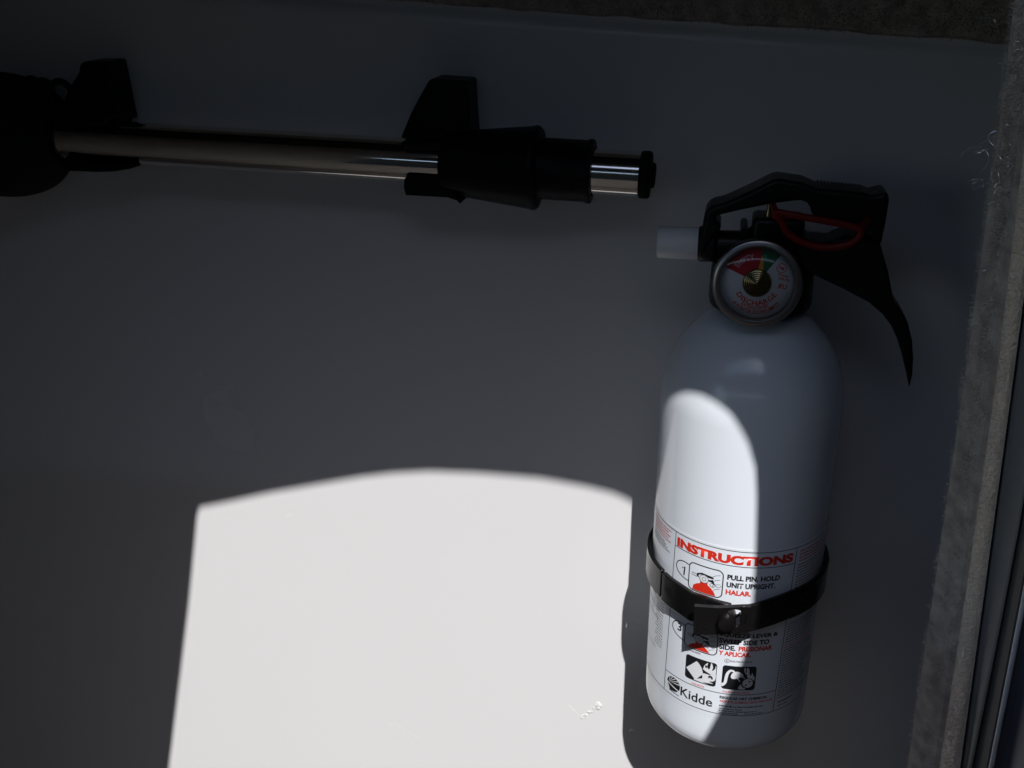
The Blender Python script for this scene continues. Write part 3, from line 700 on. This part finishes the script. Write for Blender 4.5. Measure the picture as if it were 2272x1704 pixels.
bm = bmesh.new(); stroke(bm, ringp, 0.32, True); stroke(bm, [(8.2, 4.2), (12.6, 3.0)], 0.4)
for v in bm.verts: v.co = G @ Vector((v.co.x, v.co.y, 0.84))
obj('approval_mark', bm, red_ink, bez, smooth=False)
dial_word('FM', 9.4, 6.6, 2.2, 1.4, -16, red_ink); dial_word('100 PSI', 10.8, 2.0, 4.6, 1.3, -14, red_ink)
dial_word('R', 9.2, -0.9, 1.7, 2.2, -6, red_ink, True); dial_word('U', 11.3, -1.1, 1.7, 2.2, -6, red_ink)
# coiled spring hub in the middle
prof = [(6.0, 0.7), (6.0, 1.6), (5.7, 2.1)]
for k in range(6):
    r = 5.5 - k * 0.86; prof += [(r, 2.0 + k * .1), (r - 0.16, 2.45 + k * .1), (r - 0.40, 2.55 + k * .1), (r - 0.62, 2.35 + k * .1), (r - 0.74, 1.95 + k * .1)]
prof += [(0.4, 2.9), (0.3, 3.4), (0, 3.5)]
obj('spring_coil', lathe(bmesh.new(), prof, G, 56), brass, bez)
obj('lens', lathe(bmesh.new(), [(15.1, 3.6), (13, 4.2), (8, 4.75), (0, 5.0)], G, 56), lens_m, bez)

# ------------------------------------------------------------------ wall bracket and strap that hold it
BR = thing('strap_bracket', 'black strap bracket clasped round the lower half of the extinguisher', 'bracket', (0, 0, 20))
bm = bmesh.new(); box(bm, -13, 13, -8.5, -0.4, -6, 78); obj('back_plate', bm, strap_m, BR, bevel=1.0)
zf = lambda f, x: f(x) if callable(f) else f
def band(path, th, z0, z1, name, zs=None):
    """vertical ribbon of thickness th following an (x, y) centre line"""
    bm = bmesh.new(); P = [Vector(p) for p in path]; N = len(P); rows = []
    for i in range(N):
        d = (P[min(i + 1, N - 1)] - P[max(i - 1, 0)]).normalized(); nn = Vector((-d.y, d.x)) * th / 2
        rows.append([bm.verts.new((q.x, q.y, zz)) for q, zz in ((P[i] + nn, zf(z0, P[i].x)), (P[i] - nn, zf(z0, P[i].x)), (P[i] - nn, zf(z1, P[i].x)), (P[i] + nn, zf(z1, P[i].x)))])
    for a, b in zip(rows, rows[1:]):
        for i in range(4):
            j = (i + 1) % 4; bm.faces.new((a[i], a[j], b[j], b[i]))
    bm.faces.new(rows[0]); bm.faces.new(rows[-1][::-1])
    bmesh.ops.recalc_face_normals(bm, faces=bm.faces)
    return obj(name, bm, strap_m, BR, bevel=0.5)
rc = R + 1.8
pt = lambda deg, r=rc: (r * math.sin(math.radians(deg)), AXY - r * math.cos(math.radians(deg)))
band([pt(a) for a in np.linspace(-178, -53, 50)], 2.2, 29.0, 44.6, 'left_band')
band([pt(-51.6, rc + .2), pt(-44, rc + .6), (-20, -92.4), (-8, -97.0), (-2.2, -98.3)], 2.4, 28.4, 44.2, 'left_arm')
right = [pt(a) for a in np.linspace(180, 40, 50)] + [(20.5, -90.5), (13, -96.6), (6.0, -101.6), (2, -102.6)]
band(smooth_loop(right, 2, False), 2.2, lambda x: 33.0 - 0.8 * min(1, max(0, (x - 3) / 14)), lambda x: 47.3 - 0.4 * min(1, max(0, (x - 3) / 14)), 'right_band')
def clasp():
    """flat end of the right band, with a round hole for the peg"""
    bm = bmesh.new(); y0, y1 = -103.7, -101.5
    outer = [(-18.3, 28.8), (-6, 30.6), (3.5, 32.6), (6.2, 33.0), (6.2, 47.3), (3.5, 47.2), (-8, 45.0), (-18.6, 44.4)]
    hole = circ(0.0, 40.4, 4.9, 28)
    loops = {}
    for y in (y0, y1):
        o = [bm.verts.new((p[0], y, p[1])) for p in outer]; h = [bm.verts.new((p[0], y, p[1])) for p in hole]
        es = [bm.edges.new((o[i], o[(i + 1) % len(o)])) for i in range(len(o))] + [bm.edges.new((h[i], h[(i + 1) % len(h)])) for i in range(len(h))]
        bmesh.ops.triangle_fill(bm, edges=es, use_beauty=True); loops[y] = (o, h)
    for k in (0, 1):
        a, b = loops[y0][k], loops[y1][k]
        for i in range(len(a)):
            j = (i + 1) % len(a); bm.faces.new((a[i], a[j], b[j], b[i]))
    bmesh.ops.recalc_face_normals(bm, faces=bm.faces)
    return obj('clasp_plate', bm, strap_m, BR, smooth=False)
clasp()
obj('peg', lathe(bmesh.new(), [(4.2, 0), (4.2, 8.6), (3.7, 9.8), (2.6, 10.4), (0, 10.6)], frame((-3.9, -97.6, 38.6), (0, -1, 0)), 28), strap_m, BR)
